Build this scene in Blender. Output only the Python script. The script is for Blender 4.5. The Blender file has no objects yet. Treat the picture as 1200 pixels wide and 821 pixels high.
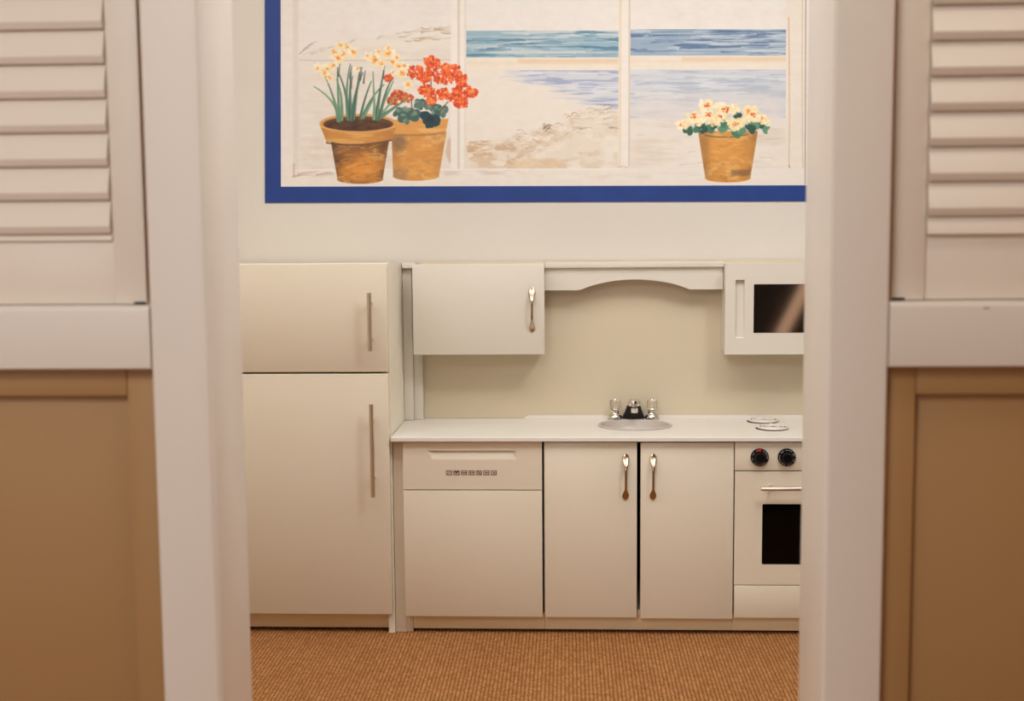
import bpy, bmesh, math, random
import numpy as np
from mathutils import Vector, Matrix

# ------------------------------------------------------------------ camera
S = bpy.context.scene
COL = S.collection
cam = bpy.data.objects.new('camera', bpy.data.cameras.new('camera'))
COL.objects.link(cam)
_r = Vector((0.99897442, 0.04456775, -0.00798901))
_u = Vector((0.00353062, 0.09923153, 0.99505811))
_w = Vector((-0.04514026, 0.9940658, -0.0989724))
M = Matrix.Identity(4)
for i in range(3):
    M[i][0], M[i][1], M[i][2] = _r[i], _u[i], -_w[i]
M[2][3] = 1.17
cam.matrix_world = M
cam.data.sensor_width = 36.0
cam.data.lens = 43.5
cam.data.clip_start = 0.05
cam.data.dof.use_dof = True
cam.data.dof.focus_distance = 3.5
cam.data.dof.aperture_fstop = 4.0
S.camera = cam

# ------------------------------------------------------------------ light and exposure
world = bpy.data.worlds.new('world')
S.world = world
world.use_nodes = True
world.node_tree.nodes['Background'].inputs[0].default_value = (1.0, 0.85, 0.7, 1)
world.node_tree.nodes['Background'].inputs[1].default_value = 0.0

def area(name, loc, target, size, power, col, size_y=None, spread=180):
    l = bpy.data.lights.new(name, 'AREA')
    l.energy = power
    l.color = col
    l.size = size
    if size_y:
        l.shape = 'RECTANGLE'
        l.size_y = size_y
    l.spread = math.radians(spread)
    o = bpy.data.objects.new(name, l)
    COL.objects.link(o)
    o.location = loc
    o.rotation_euler = (Vector(target) - Vector(loc)).to_track_quat('-Z', 'Y').to_euler()
    return o

WARM = (0.96, 0.99, 1.03)
area('kitchen_ceiling_panel', (-0.2, 2.42, 2.53), (-0.2, 2.42, 0), 3.1, 34, WARM, 0.9)
area('kitchen_lamp', (1.0, 2.15, 2.45), (-0.2, 3.2, 0.3), 0.3, 9, WARM)
area('hall_lamp', (-0.55, 0.1, 2.3), (-0.6, 1.0, 1), 0.4, 11, WARM)
area('hall_lamp', (0.85, 1.1, 2.5), (0.85, 1.4, 1), 0.4, 4.5, (1.0, 0.93, 0.8))
area('hall_lamp', (-1.4, -0.9, 2.4), (-0.9, -0.2, 0), 1.0, 21, WARM)
area('hall_fill', (-1.3, -2.5, 1.15), (-0.2, 3, 0.3), 1.0, 16, WARM, 1.2)  # added frontal fill light from behind the camera

S.view_settings.view_transform = 'Standard'
S.view_settings.look = 'None'
S.view_settings.gamma = 1.0
S.view_settings.use_curve_mapping = False
S.view_settings.exposure = 0.04

# ------------------------------------------------------------------ materials
def lin(c):
    return tuple(((v / 255) / 12.92 if v / 255 <= 0.04045 else ((v / 255 + 0.055) / 1.055) ** 2.4) for v in c)

def mat(name, rgb, rough=0.5, metal=0.0, var=0.03, scale=3.0, bump=0.0, bscale=200.0, coat=0.0, trans=0.0, ior=1.45, spec=0.5):
    m = bpy.data.materials.new(name)
    m.use_nodes = True
    nt = m.node_tree
    b = nt.nodes['Principled BSDF']
    c = lin(rgb)
    tc = nt.nodes.new('ShaderNodeTexCoord')
    if var > 0:
        n = nt.nodes.new('ShaderNodeTexNoise')
        n.inputs['Scale'].default_value = scale
        n.inputs['Detail'].default_value = 4
        nt.links.new(tc.outputs['Object'], n.inputs['Vector'])
        mx = nt.nodes.new('ShaderNodeMix')
        mx.data_type = 'RGBA'
        mx.inputs[6].default_value = (*[v * (1 - var) for v in c], 1)
        mx.inputs[7].default_value = (*[min(1, v * (1 + var)) for v in c], 1)
        nt.links.new(n.outputs['Fac'], mx.inputs[0])
        nt.links.new(mx.outputs[2], b.inputs['Base Color'])
    else:
        b.inputs['Base Color'].default_value = (*c, 1)
    b.inputs['Roughness'].default_value = rough
    b.inputs['Metallic'].default_value = metal
    b.inputs['Coat Weight'].default_value = coat
    b.inputs['Transmission Weight'].default_value = trans
    b.inputs['IOR'].default_value = ior
    b.inputs['Specular IOR Level'].default_value = spec
    if bump > 0:
        n2 = nt.nodes.new('ShaderNodeTexNoise')
        n2.inputs['Scale'].default_value = bscale
        n2.inputs['Detail'].default_value = 3
        nt.links.new(tc.outputs['Object'], n2.inputs['Vector'])
        bp = nt.nodes.new('ShaderNodeBump')
        bp.inputs['Strength'].default_value = bump
        bp.inputs['Distance'].default_value = 0.002
        nt.links.new(n2.outputs['Fac'], bp.inputs['Height'])
        nt.links.new(bp.outputs['Normal'], b.inputs['Normal'])
    return m

MAT = {}
MAT['wall'] = mat('wall_paint', (218, 209, 196), 0.7, var=0.015, bump=0.15, bscale=300)
MAT['hall'] = mat('hall_paint', (232, 222, 208), 0.7, var=0.02)
MAT['hall_bounce'] = mat('hall_bounce_tan', (178, 124, 72), 0.6, var=0.1)  # tan invented for the unseen hall wall, to bounce warm light
MAT['ceiling'] = mat('ceiling_paint', (236, 230, 220), 0.8)
MAT['trim'] = mat('trim_paint', (232, 222, 209), 0.38, var=0.015, bump=0.05, bscale=120)
MAT['shutter'] = mat('shutter_paint', (233, 220, 204), 0.38, var=0.015)
MAT['tan'] = mat('tan_paint', (172, 132, 84), 0.5, var=0.03, bump=0.05, bscale=120)
MAT['cabinet'] = mat('cabinet_laminate', (243, 231, 207), 0.36, var=0.012)
MAT['hutch_back'] = mat('hutch_back_laminate', (214, 198, 170), 0.4, var=0.015)
MAT['front'] = mat('door_front_laminate', (229, 216, 193), 0.36, var=0.012)
MAT['hutch'] = mat('hutch_paint', (224, 215, 199), 0.4, var=0.012)
MAT['body'] = mat('carcass_white', (248, 240, 220), 0.4, var=0.012)
MAT['kick'] = mat('kick_laminate', (240, 222, 186), 0.45, var=0.012)
MAT['inside'] = mat('cabinet_interior', (60, 46, 34), 0.8)
MAT['counter'] = mat('counter_laminate', (230, 223, 211), 0.32, var=0.01)
MAT['steel'] = mat('brushed_steel', (220, 204, 184), 0.36, 1.0, var=0.05, scale=40)
MAT['chrome'] = mat('chrome', (225, 220, 212), 0.08, 1.0, var=0)
MAT['nickel'] = mat('aged_nickel', (178, 158, 132), 0.2, 1.0, var=0.1, scale=60)
MAT['black'] = mat('black_plastic', (10, 10, 10), 0.28, var=0)
MAT['oven_glass'] = mat('black_glass', (3, 3, 3), 0.06, var=0, spec=0.15)
MAT['mirror_glass'] = mat('dark_mirror_acrylic', (225, 195, 180), 0.07, 1.0, var=0)
MAT['red'] = mat('red_paint', (225, 45, 25), 0.4, var=0)
MAT['mark'] = mat('pale_print', (205, 200, 190), 0.5, var=0)
MAT['icon'] = mat('dark_print', (92, 62, 45), 0.5, var=0)
MAT['icon_face'] = mat('icon_face', (214, 190, 172), 0.5, var=0)
MAT['basin'] = mat('grey_enamel', (196, 184, 172), 0.3, var=0.02)
MAT['rim'] = mat('sink_rim', (200, 188, 176), 0.3, var=0.01)
MAT['acrylic'] = mat('clear_acrylic', (250, 246, 240), 0.05, var=0, trans=1.0, ior=1.49)
MAT['coil'] = mat('burner_coil', (224, 214, 202), 0.35, var=0)
MAT['pan'] = mat('burner_pan', (62, 50, 42), 0.5, var=0)
MAT['blue'] = mat('blue_border_paint', (26, 58, 128), 0.5, var=0.22, scale=16)
MAT['dark'] = mat('reflection_dark', (9, 6, 5), 0.8)
MAT['gap_strip'] = mat('gap_brown', (214, 142, 70), 0.6, var=0.1)
MAT['wood'] = mat('bare_wood', (190, 120, 60), 0.7)

# ------------------------------------------------------------------ mesh helpers
def box(bm, x0, x1, y0, y1, z0, z1, bev=0.0, seg=2):
    vs = [bm.verts.new((x, y, z)) for x in (x0, x1) for y in (y0, y1) for z in (z0, z1)]
    idx = [(0, 1, 3, 2), (4, 6, 7, 5), (0, 4, 5, 1), (2, 3, 7, 6), (0, 2, 6, 4), (1, 5, 7, 3)]
    fs = [bm.faces.new([vs[i] for i in f]) for f in idx]
    if bev > 0:
        es = list({e for f in fs for e in f.edges})
        bmesh.ops.bevel(bm, geom=es, offset=bev, segments=seg, affect='EDGES', profile=0.5)

def tube(bm, pts, r, n=12, cap=True):
    """round tube along points; r a number or one radius per point"""
    pts = [Vector(p) for p in pts]
    rs = r if isinstance(r, (list, tuple)) else [r] * len(pts)
    rings = []
    up = None
    for i, p in enumerate(pts):
        t = (pts[min(i + 1, len(pts) - 1)] - pts[max(i - 1, 0)]).normalized()
        if up is None:
            up = Vector((1, 0, 0)) if abs(t.x) < 0.8 else Vector((0, 0, 1))
        a = (up - t * up.dot(t)).normalized()
        b = t.cross(a)
        up = a
        rings.append([bm.verts.new(p + (a * math.cos(k * 2 * math.pi / n) + b * math.sin(k * 2 * math.pi / n)) * rs[i]) for k in range(n)])
    for i in range(len(rings) - 1):
        for k in range(n):
            bm.faces.new((rings[i][k], rings[i][(k + 1) % n], rings[i + 1][(k + 1) % n], rings[i + 1][k]))
    if cap:
        bm.faces.new(list(reversed(rings[0])))
        bm.faces.new(rings[-1])

def lathe(bm, prof, c, axis='Z', n=32, sx=1.0, sy=1.0):
    """profile of (radius, height) turned about an axis through c"""
    rings = []
    for r, h in prof:
        ring = []
        for k in range(n):
            a = 2 * math.pi * k / n
            x, y = r * math.cos(a) * sx, r * math.sin(a) * sy
            if axis == 'Z':
                p = (c[0] + x, c[1] + y, c[2] + h)
            else:                                   # 'Y': height runs towards the viewer (-Y)
                p = (c[0] + x, c[1] - h, c[2] + y)
            ring.append(bm.verts.new(p))
        rings.append(ring)
    for i in range(len(rings) - 1):
        for k in range(n):
            bm.faces.new((rings[i][k], rings[i][(k + 1) % n], rings[i + 1][(k + 1) % n], rings[i + 1][k]))
    bm.faces.new(list(reversed(rings[0])))
    bm.faces.new(rings[-1])

def prism(bm, poly, y0, y1):
    """an (x, z) outline given depth along Y"""
    a = [bm.verts.new((x, y0, z)) for x, z in poly]
    b = [bm.verts.new((x, y1, z)) for x, z in poly]
    n = len(poly)
    bm.faces.new(a)
    bm.faces.new(list(reversed(b)))
    for i in range(n):
        bm.faces.new((a[i], b[i], b[(i + 1) % n], a[(i + 1) % n]))

def prism_x(bm, poly, x0, x1):
    """a (y, z) outline given length along X"""
    a = [bm.verts.new((x0, y, z)) for y, z in poly]
    b = [bm.verts.new((x1, y, z)) for y, z in poly]
    n = len(poly)
    bm.faces.new(a)
    bm.faces.new(list(reversed(b)))
    for i in range(n):
        bm.faces.new((a[i], b[i], b[(i + 1) % n], a[(i + 1) % n]))

def obj(name, bm, m, parent=None, smooth=False):
    bmesh.ops.recalc_face_normals(bm, faces=bm.faces[:])
    me = bpy.data.meshes.new(name)
    bm.to_mesh(me)
    bm.free()
    ms = m if isinstance(m, (list, tuple)) else [m]
    for k in ms:
        me.materials.append(MAT[k] if isinstance(k, str) else k)
    if smooth:
        me.polygons.foreach_set('use_smooth', [True] * len(me.polygons))
        me.set_sharp_from_angle(angle=math.radians(40))
    o = bpy.data.objects.new(name, me)
    COL.objects.link(o)
    if parent:
        o.parent = parent
        o.matrix_parent_inverse = Matrix.Translation(-Vector(parent_loc(parent)))
    return o

def parent_loc(p):
    v = Vector(p.location)
    while p.parent:
        # every child carries the inverse of its parent's place, so only the root's own place counts once
        return (0, 0, 0)
    return v

def B(name, m, parent, *dims, bev=0.0015, seg=2):
    bm = bmesh.new()
    box(bm, *dims, bev=bev, seg=seg)
    return obj(name, bm, m, parent, smooth=bev > 0)

def thing(name, label, cat, loc):
    o = bpy.data.objects.new(name, None)
    o.empty_display_size = 0.05
    COL.objects.link(o)
    o.location = loc
    o['label'] = label
    o['category'] = cat
    return o

def struct(o):
    o['kind'] = 'structure'
    return o

# ------------------------------------------------------------------ the room
XL, XR, YF, YB, ZC = -1.8, 1.8, -2.6, 3.83, 2.55

def carpet_material():
    m = bpy.data.materials.new('woven_loop_carpet')
    m.use_nodes = True
    nt = m.node_tree
    N = nt.nodes
    L = nt.links
    b = N['Principled BSDF']
    tc = N.new('ShaderNodeTexCoord')
    def math_(op, a, b_=None, c_=None):
        n = N.new('ShaderNodeMath')
        n.operation = op
        for i, v in enumerate((a, b_, c_)):
            if v is None:
                continue
            if isinstance(v, (int, float)):
                n.inputs[i].default_value = v
            else:
                L.new(v, n.inputs[i])
        return n.outputs[0]
    # a little wobble so that the ribs are not ruled lines
    nz = N.new('ShaderNodeTexNoise')
    nz.inputs['Scale'].default_value = 75
    L.new(tc.outputs['Object'], nz.inputs['Vector'])
    wob = math_('MULTIPLY', math_('SUBTRACT', nz.outputs['Fac'], 0.5), 0.008)
    sp = N.new('ShaderNodeSeparateXYZ')
    L.new(tc.outputs['Object'], sp.inputs[0])
    x = math_('ADD', sp.outputs[0], wob)
    y = math_('ADD', sp.outputs[1], wob)
    px, py = 0.0102, 0.0110
    u = math_('DIVIDE', x, px)
    iu = math_('FLOOR', u)
    fu = math_('SUBTRACT', math_('FRACT', u), 0.5)
    v = math_('ADD', math_('DIVIDE', y, py), math_('MULTIPLY', iu, 0.42))
    fv = math_('SUBTRACT', math_('FRACT', v), 0.5)
    d2 = math_('ADD', math_('MULTIPLY', math_('MULTIPLY', fu, fu), 4.0), math_('MULTIPLY', math_('MULTIPLY', fv, fv), 4.0))
    h = math_('MAXIMUM', math_('SUBTRACT', 1.0, d2), 0.0)
    h = math_('SQRT', h)
    # each loop has its own shade
    cell = N.new('ShaderNodeCombineXYZ')
    L.new(iu, cell.inputs[0])
    L.new(math_('FLOOR', v), cell.inputs[1])
    wn = N.new('ShaderNodeTexWhiteNoise')
    L.new(cell.outputs[0], wn.inputs['Vector'])
    big = N.new('ShaderNodeTexNoise')
    big.inputs['Scale'].default_value = 3.5
    big.inputs['Detail'].default_value = 5
    L.new(tc.outputs['Object'], big.inputs['Vector'])
    t = math_('ADD', math_('MULTIPLY', wn.outputs['Value'], 0.6), math_('MULTIPLY', big.outputs['Fac'], 0.5))
    mx = N.new('ShaderNodeMix')
    mx.data_type = 'RGBA'
    mx.inputs[6].default_value = (*lin((160, 104, 58)), 1)
    mx.inputs[7].default_value = (*lin((206, 148, 94)), 1)
    L.new(t, mx.inputs[0])
    # the colour turns darker between the loops
    mx2 = N.new('ShaderNodeMix')
    mx2.data_type = 'RGBA'
    mx2.inputs[6].default_value = (*lin((118, 70, 36)), 1)
    L.new(mx.outputs[2], mx2.inputs[7])
    L.new(math_('MINIMUM', math_('MULTIPLY', h, 1.9), 1.0), mx2.inputs[0])
    L.new(mx2.outputs[2], b.inputs['Base Color'])
    b.inputs['Roughness'].default_value = 0.95
    b.inputs['Specular IOR Level'].default_value = 0.1
    bp = N.new('ShaderNodeBump')
    bp.inputs['Strength'].default_value = 0.75
    bp.inputs['Distance'].default_value = 0.004
    L.new(h, bp.inputs['Height'])
    L.new(bp.outputs['Normal'], b.inputs['Normal'])
    return m

MAT['carpet'] = carpet_material()
struct(B('floor', 'carpet', None, XL, XR, YF, YB, -0.05, 0.0, bev=0))
struct(B('ceiling', 'ceiling', None, XL, XR, YF, YB, ZC, ZC + 0.05, bev=0))
struct(B('wall_back', 'wall', None, XL - 0.05, XR + 0.05, YB, YB + 0.05, 0, ZC, bev=0))
struct(B('wall_left', 'wall', None, XL - 0.05, XL, YF, YB, 0, ZC, bev=0))
struct(B('wall_right', 'wall', None, XR, XR + 0.05, 1.79, YB, 0, ZC, bev=0))
struct(B('wall_hall_right', 'hall_bounce', None, XR, XR + 0.05, YF, 1.7895, 0, ZC, bev=0))
struct(B('wall_rear', 'hall', None, XL - 0.05, XR + 0.05, YF - 0.05, YF, 0, ZC, bev=0))

# the partition with the doorway: X of casing outer edge, of the opening, and the way outward (-1 left, +1 right)
DW = 1.925
def side_of_partition(sgn, xo, xi, xend, nm):
    w0, w1 = sorted((xo, xo + sgn * 0.475))           # window opening
    bm = bmesh.new()
    a, b = sorted((xend, xi + sgn * 0.021))
    box(bm, a, b, 1.79, DW - 0.02, 0, 0.962)
    box(bm, a, b, 1.79, DW - 0.02, 1.972, ZC)
    a, b = sorted((xend, xo + sgn * 0.475))
    box(bm, a, b, 1.79, DW - 0.02, 0.962, 1.972)
    a, b = sorted((xo, xi + sgn * 0.021))
    box(bm, a, b, 1.79, DW - 0.02, 0.962, 1.972)
    wall = struct(obj(nm, bm, 'hall'))
    # added strip that gives the gap between casing and shutter its brown shade
    a, b = sorted((xo, xo + sgn * 0.0085))
    B('gap_strip', 'gap_strip', wall, a, b, 1.7730, 1.8200, 1.0640, 1.971, bev=0)
    # recessed lower panelling, painted tan
    st = 0.045
    s0, s1 = sorted((xo + sgn * 0.0015, xo + sgn * st))
    B('stile', 'tan', wall, s0, s1, 1.762, 1.789, 0.10, 0.9705, bev=0.002)
    e = xo + sgn * 0.62
    r0, r1 = sorted((xo + sgn * (st + 0.0004), e))
    B('rail', 'tan', wall, r0, r1, 1.7625, 1.789, 0.930, 0.9705, bev=0.002)
    B('rail', 'tan', wall, r0, r1, 1.7625, 1.789, 0.10, 0.16, bev=0.002)
    B('panel', 'tan', wall, r0, r1, 1.777, 1.789, 0.161, 0.929, bev=0.001)
    s0, s1 = sorted((e + sgn * 0.0004, e + sgn * st))
    B('stile', 'tan', wall, s0, s1, 1.762, 1.789, 0.10, 0.9705, bev=0.002)
    return wall

wl = side_of_partition(-1, -0.597, -0.514, XL, 'wall_front_left')
wr = side_of_partition(1, 0.447, 0.364, XR, 'wall_front_right')
bm = bmesh.new()
box(bm, -0.534, 0.384, 1.79, DW - 0.02, 2.12, ZC)
struct(obj('wall_front_header', bm, 'hall'))
# added behind the partition for the microwave's reflection: dark sheet, pale slanting strip
bm = bmesh.new()
box(bm, 0.40, 1.79, DW - 0.019, DW - 0.003, 0.02, 2.1)
obj('reflection_backing', bm, 'dark', wr)
bm = bmesh.new()
prism(bm, [(0.735, 0.35), (0.785, 0.35), (1.205, 1.20), (1.155, 1.20)], DW - 0.0025, DW + 0.022)
obj('reflection_strip', bm, 'body', wr)

def rounded_board(x0, x1, y0, y1, z0, z1, r, top=True):
    """a board whose front edges along X are rounded over"""
    pts = []
    for k in range(7):
        a = math.pi / 2 * k / 6
        pts.append((y0 + r - r * math.sin(a), z1 - r + r * math.cos(a)))
    rb = 0.003
    for k in range(4):
        a = math.pi / 2 * k / 3
        pts.append((y0 + rb - rb * math.cos(a), z0 + rb - rb * math.sin(a)))
    pts += [(y1, z0), (y1, z1)]
    bm = bmesh.new()
    prism_x(bm, pts, x0, x1)
    return bm

def vertical_board(x0, x1, y0, y1, z0, z1, r):
    """a casing board whose two front vertical edges are rounded over"""
    pts = []
    for k in range(6):
        a = math.pi / 2 * k / 5
        pts.append((x0 + r - r * math.cos(a), y0 + r - r * math.sin(a)))
    for k in range(6):
        a = math.pi / 2 * k / 5
        pts.append((x1 - r + r * math.sin(a), y0 + r - r * math.cos(a)))
    pts += [(x1, y1), (x0, y1)]
    bm = bmesh.new()
    lo = [bm.verts.new((x, y, z0)) for x, y in pts]
    hi = [bm.verts.new((x, y, z1)) for x, y in pts]
    bm.faces.new(lo)
    bm.faces.new(list(reversed(hi)))
    n = len(pts)
    for i in range(n):
        bm.faces.new((lo[i], lo[(i + 1) % n], hi[(i + 1) % n], hi[i]))
    return bm

def tr(n, bm):
    return struct(obj('trim_%d' % n, bm, 'trim', smooth=True))

tr(1, vertical_board(-0.597, -0.514, 1.740, 1.7605, 0, 2.18, 0.005))
tr(2, vertical_board(0.364, 0.447, 1.740, 1.7605, 0, 2.18, 0.005))
bm = bmesh.new(); box(bm, -0.5335, -0.5145, 1.762, DW, 0, 2.10, bev=0.002); tr(3, bm)
bm = bmesh.new(); box(bm, 0.3645, 0.3835, 1.762, DW, 0, 2.10, bev=0.002); tr(4, bm)
tr(5, rounded_board(-1.16, -0.5978, 1.738, 1.789, 0.9715, 1.0625, 0.008))
sill_r = tr(6, rounded_board(0.4478, 1.01, 1.738, 1.789, 0.9715, 1.0625, 0.008))
bm = bmesh.new(); box(bm, -0.5335, 0.3835, 1.762, DW, 2.101, 2.12, bev=0.002); tr(7, bm)
bm = bmesh.new(); box(bm, -0.597, 0.447, 1.740, 1.7605, 2.1805, 2.27, bev=0.004); tr(8, bm)
# a chip in the paint of the right sill's front edge
bm = bmesh.new()
prism(bm, [(0.5735, 1.0533), (0.577, 1.0545), (0.583, 1.0541), (0.5845, 1.0532), (0.58, 1.0526), (0.576, 1.0527)], 1.7374, 1.741)
obj('paint_chip', bm, 'wood', sill_r)

# ------------------------------------------------------------------ louvred shutters
PITCH = 0.0482
def slat_mesh(x0, x1, cut=None):
    """sloping face, small round nose, chamfer running back under it; cut = height where the lowest slat is trimmed"""
    face = lambda z: 0.0008 + 0.0127 * (z - 0.0115) / 0.0415
    if cut is None:
        pts = [(0.0052, 0.0008), (0.0003, 0.0098), (0.0, 0.0106), (0.0001, 0.0114), (0.0008, 0.0125)]
    else:
        pts = [(face(cut) + 0.004, cut), (face(cut), cut + 0.001)]
    pts += [(0.0135, 0.0525), (0.0142, 0.0530), (0.0230, 0.0530), (0.0190, 0.0040 if cut is None else cut)]
    bm = bmesh.new()
    prism_x(bm, pts, x0, x1)
    return bm

def shutter(label, x0, x1, z_first, slot_x):
    y0, y1, zb, zt = 1.770, 1.802, 1.0633, 1.965
    t = thing('louvered_shutter', label, 'shutter', ((x0 + x1) / 2, 1.786, zb))
    B('stile', 'shutter', t, x0, x0 + 0.0475, y0, y1, zb, zt, bev=0.0025)
    B('stile', 'shutter', t, x1 - 0.0475, x1, y0, y1, zb, zt, bev=0.0025)
    B('bottom_rail', 'shutter', t, x0 + 0.0478, x1 - 0.0478, y0 + 0.005, y1, zb, 1.166, bev=0.003)
    B('top_rail', 'shutter', t, x0 + 0.0478, x1 - 0.0478, y0, y1, 1.918, zt, bev=0.0025)
    a, b = x0 + 0.0482, x1 - 0.0482
    low = obj('slat', slat_mesh(a, b, 1.1553 - (z_first - PITCH)), 'shutter', t, smooth=True)
    low.location = (0, 1.7605, z_first - PITCH)
    proto = obj('slat', slat_mesh(a, b), 'shutter', t, smooth=True)
    proto.location = (0, 1.7605, z_first)
    z = z_first + PITCH
    while z + 0.054 < 1.918:
        o = proto.copy()
        COL.objects.link(o)
        o.location = (0, 1.7605, z)
        z += PITCH
    bm = bmesh.new()
    box(bm, slot_x, slot_x + 0.017, 1.7682, 1.7697, 1.0636, 1.0668)
    obj('dark_slot', bm, 'black', t)  # black plate standing in for the dark slot beneath the stile
    return t

shutter('cream louvered shutter with evenly lit slats, on the side of the doorway nearest the refrigerator', -1.062, -0.6105, 1.1658, -0.629)
shutter('cream louvered shutter above the sill board with a small brown chip', 0.4560, 0.9075, 1.1811, 0.4580)

# ------------------------------------------------------------------ handles
def bar_handle(parent, x, z0, z1, yf, r=0.0065, stand=0.032):
    bm = bmesh.new()
    tube(bm, [(x, yf - stand, z0), (x, yf - stand, z0 + 0.001), (x, yf - stand, z1 - 0.001), (x, yf - stand, z1)], [r * 0.85, r, r, r * 0.85], 16)
    d = (z1 - z0) * 0.19
    for z in (z0 + d, z1 - d):
        tube(bm, [(x, yf - stand + 0.003, z), (x, yf + 0.0005, z)], 0.0042, 10)
    return obj('handle', bm, 'steel', parent, smooth=True)

def spoon_handle(parent, x, zt, zb, yf):
    """two flat oval ends on a thin bowed stem"""
    bm = bmesh.new()
    n = 40
    rings = []
    for i in range(n + 1):
        s = i / n
        z = zt + (zb - zt) * s
        e = min(s, 1 - s)
        # half width: round paddle that narrows to the stem
        if e < 0.09:
            hw = 0.0096 * math.sqrt(max(0.02, 1 - ((0.09 - e) / 0.09) ** 2))
        else:
            q = min(1, (e - 0.09) / (0.30 if s < 0.5 else 0.17))
            q = q * q * (3 - 2 * q)
            hw = 0.0096 * (1 - q) + 0.0037 * q
        q = min(1, e / 0.36)
        off = 0.002 + 0.021 * (q * q * (3 - 2 * q))
        th = 0.0018 + 0.0014 * q
        ring = []
        for k in range(12):
            a = 2 * math.pi * k / 12
            ring.append(bm.verts.new((x + hw * math.cos(a), yf - off + th * math.sin(a), z)))
        rings.append(ring)
    for i in range(n):
        for k in range(12):
            bm.faces.new((rings[i][k], rings[i][(k + 1) % 12], rings[i + 1][(k + 1) % 12], rings[i + 1][k]))
    bm.faces.new(rings[0])
    bm.faces.new(rings[-1])
    return obj('handle', bm, 'nickel', parent, smooth=True)

# ------------------------------------------------------------------ refrigerator
fr = thing('refrigerator', 'tall cream play refrigerator with two plain doors and steel bar handles', 'refrigerator', (-0.76, 3.62, 0))
bm = bmesh.new()
prism_x(bm, [(3.4825, 0.0), (3.4825, 1.0735), (3.5, 1.0735), (3.81, 1.064), (3.81, 0.0)], -0.523, -0.505)     # right side
prism_x(bm, [(3.4825, 0.0), (3.4825, 1.0735), (3.5, 1.0735), (3.81, 1.064), (3.81, 0.0)], -1.033, -1.015)
prism_x(bm, [(3.4825, 1.055), (3.4825, 1.0735), (3.5, 1.0735), (3.81, 1.064), (3.81, 1.046)], -1.015, -0.523)
box(bm, -1.015, -0.523, 3.4845, 3.81, 0.055, 0.075)
box(bm, -1.015, -0.523, 3.79, 3.81, 0.0755, 1.04)
obj('body', bm, 'body', fr)
d = B('freezer_door', 'front', fr, -1.031, -0.5075, 3.460, 3.4815, 0.7652, 1.0722, bev=0.003)
bar_handle(d, -0.5535, 0.8275, 0.992, 3.460)
d = B('fridge_door', 'front', fr, -1.031, -0.5085, 3.460, 3.4815, 0.0605, 0.7605, bev=0.003)
bar_handle(d, -0.5535, 0.412, 0.679, 3.460)
B('kick_plate', 'kick', fr, -1.0145, -0.5235, 3.500, 3.512, 0.009, 0.0545, bev=0.001)

# ------------------------------------------------------------------ dishwasher
ZK = 0.0545
dw = thing('dishwasher', 'cream play dishwasher front with recessed grip and a row of small symbols', 'dishwasher', (-0.27, 3.6, 0))
bm = bmesh.new()
box(bm, -0.5035, -0.4725, 3.494, 3.80, 0.0, 0.5665)
box(bm, -0.4720, -0.0745, 3.50, 3.80, 0.056, 0.566)
obj('body', bm, 'front', dw)

def panel_with_grip(x0, x1, z0, z1, y0, y1, gx0, gx1, gz0, gz1, inset, depth, low=0.08):
    """a front board with a finger groove: deep at its upper edge, running out at the lower one"""
    bm = bmesh.new()
    o = [(x0, z0), (x1, z0), (x1, z1), (x0, z1)]
    g = [(gx0 + inset * 0.0, gz0), (gx1 - inset * 0.0, gz0), (gx1, gz1), (gx0, gz1)]
    gi = [(gx0 + inset, gz0 + 0.004), (gx1 - inset, gz0 + 0.004), (gx1 - inset, gz1 - 0.0005), (gx0 + inset, gz1 - 0.0005)]
    V = lambda p, y: bm.verts.new((p[0], y, p[1]))
    ov, gv = [V(p, y0) for p in o], [V(p, y0) for p in g]
    iv = [V(gi[0], y0 + depth * low), V(gi[1], y0 + depth * low), V(gi[2], y0 + depth), V(gi[3], y0 + depth)]
    bv = [V(p, y1) for p in o]
    for k in range(4):
        j = (k + 1) % 4
        bm.faces.new((ov[k], ov[j], gv[j], gv[k]))
        bm.faces.new((gv[k], gv[j], iv[j], iv[k]))
        bm.faces.new((ov[k], bv[k], bv[j], ov[j]))
    bm.faces.new(iv)
    bm.faces.new(list(reversed(bv)))
    return bm

cp = obj('control_panel', panel_with_grip(-0.4712, -0.0748, 0.4268, 0.5650, 3.465, 3.499, -0.403, -0.147, 0.5125, 0.5392, 0.014, 0.0075), 'front', dw)
rng = random.Random(4)
GL = [[(0.2, 0.3, 0.45, 0.42), (0.5, 0.55, 0.75, 0.7)], [(0.15, 0.62, 0.85, 0.8), (0.35, 0.36, 0.65, 0.6)], [(0.15, 0.42, 0.85, 0.6)],
      [(0.25, 0.25, 0.4, 0.75), (0.5, 0.45, 0.8, 0.62)], [(0.2, 0.58, 0.6, 0.75), (0.4, 0.3, 0.8, 0.48)], [(0.25, 0.4, 0.75, 0.6)], [(0.4, 0.35, 0.7, 0.62)]]
for k in range(7):
    x0, z0, w, h = -0.3480 + k * 0.02125, 0.4692, 0.0168, 0.0128
    bm = bmesh.new()
    y0, y1 = 3.4640, 3.4652
    f = 0.0016
    box(bm, x0, x0 + w, y0, y1, z0 + h - f, z0 + h)
    box(bm, x0, x0 + w, y0, y1, z0, z0 + f)
    box(bm, x0, x0 + f, y0, y1, z0 + f, z0 + h - f)
    box(bm, x0 + w - f * 1.3, x0 + w, y0, y1, z0 + f, z0 + h - f)
    for a, b, c_, d_ in GL[k]:
        box(bm, x0 + w * a, x0 + w * c_, y0, y1, z0 + h * b, z0 + h * d_)
    ic = obj('symbol', bm, 'icon', cp)
    bm = bmesh.new()
    box(bm, x0 + f, x0 + w - f * 1.3, 3.4646, 3.46495, z0 + f, z0 + h - f)
    obj('symbol_field', bm, 'icon_face', cp)
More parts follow.
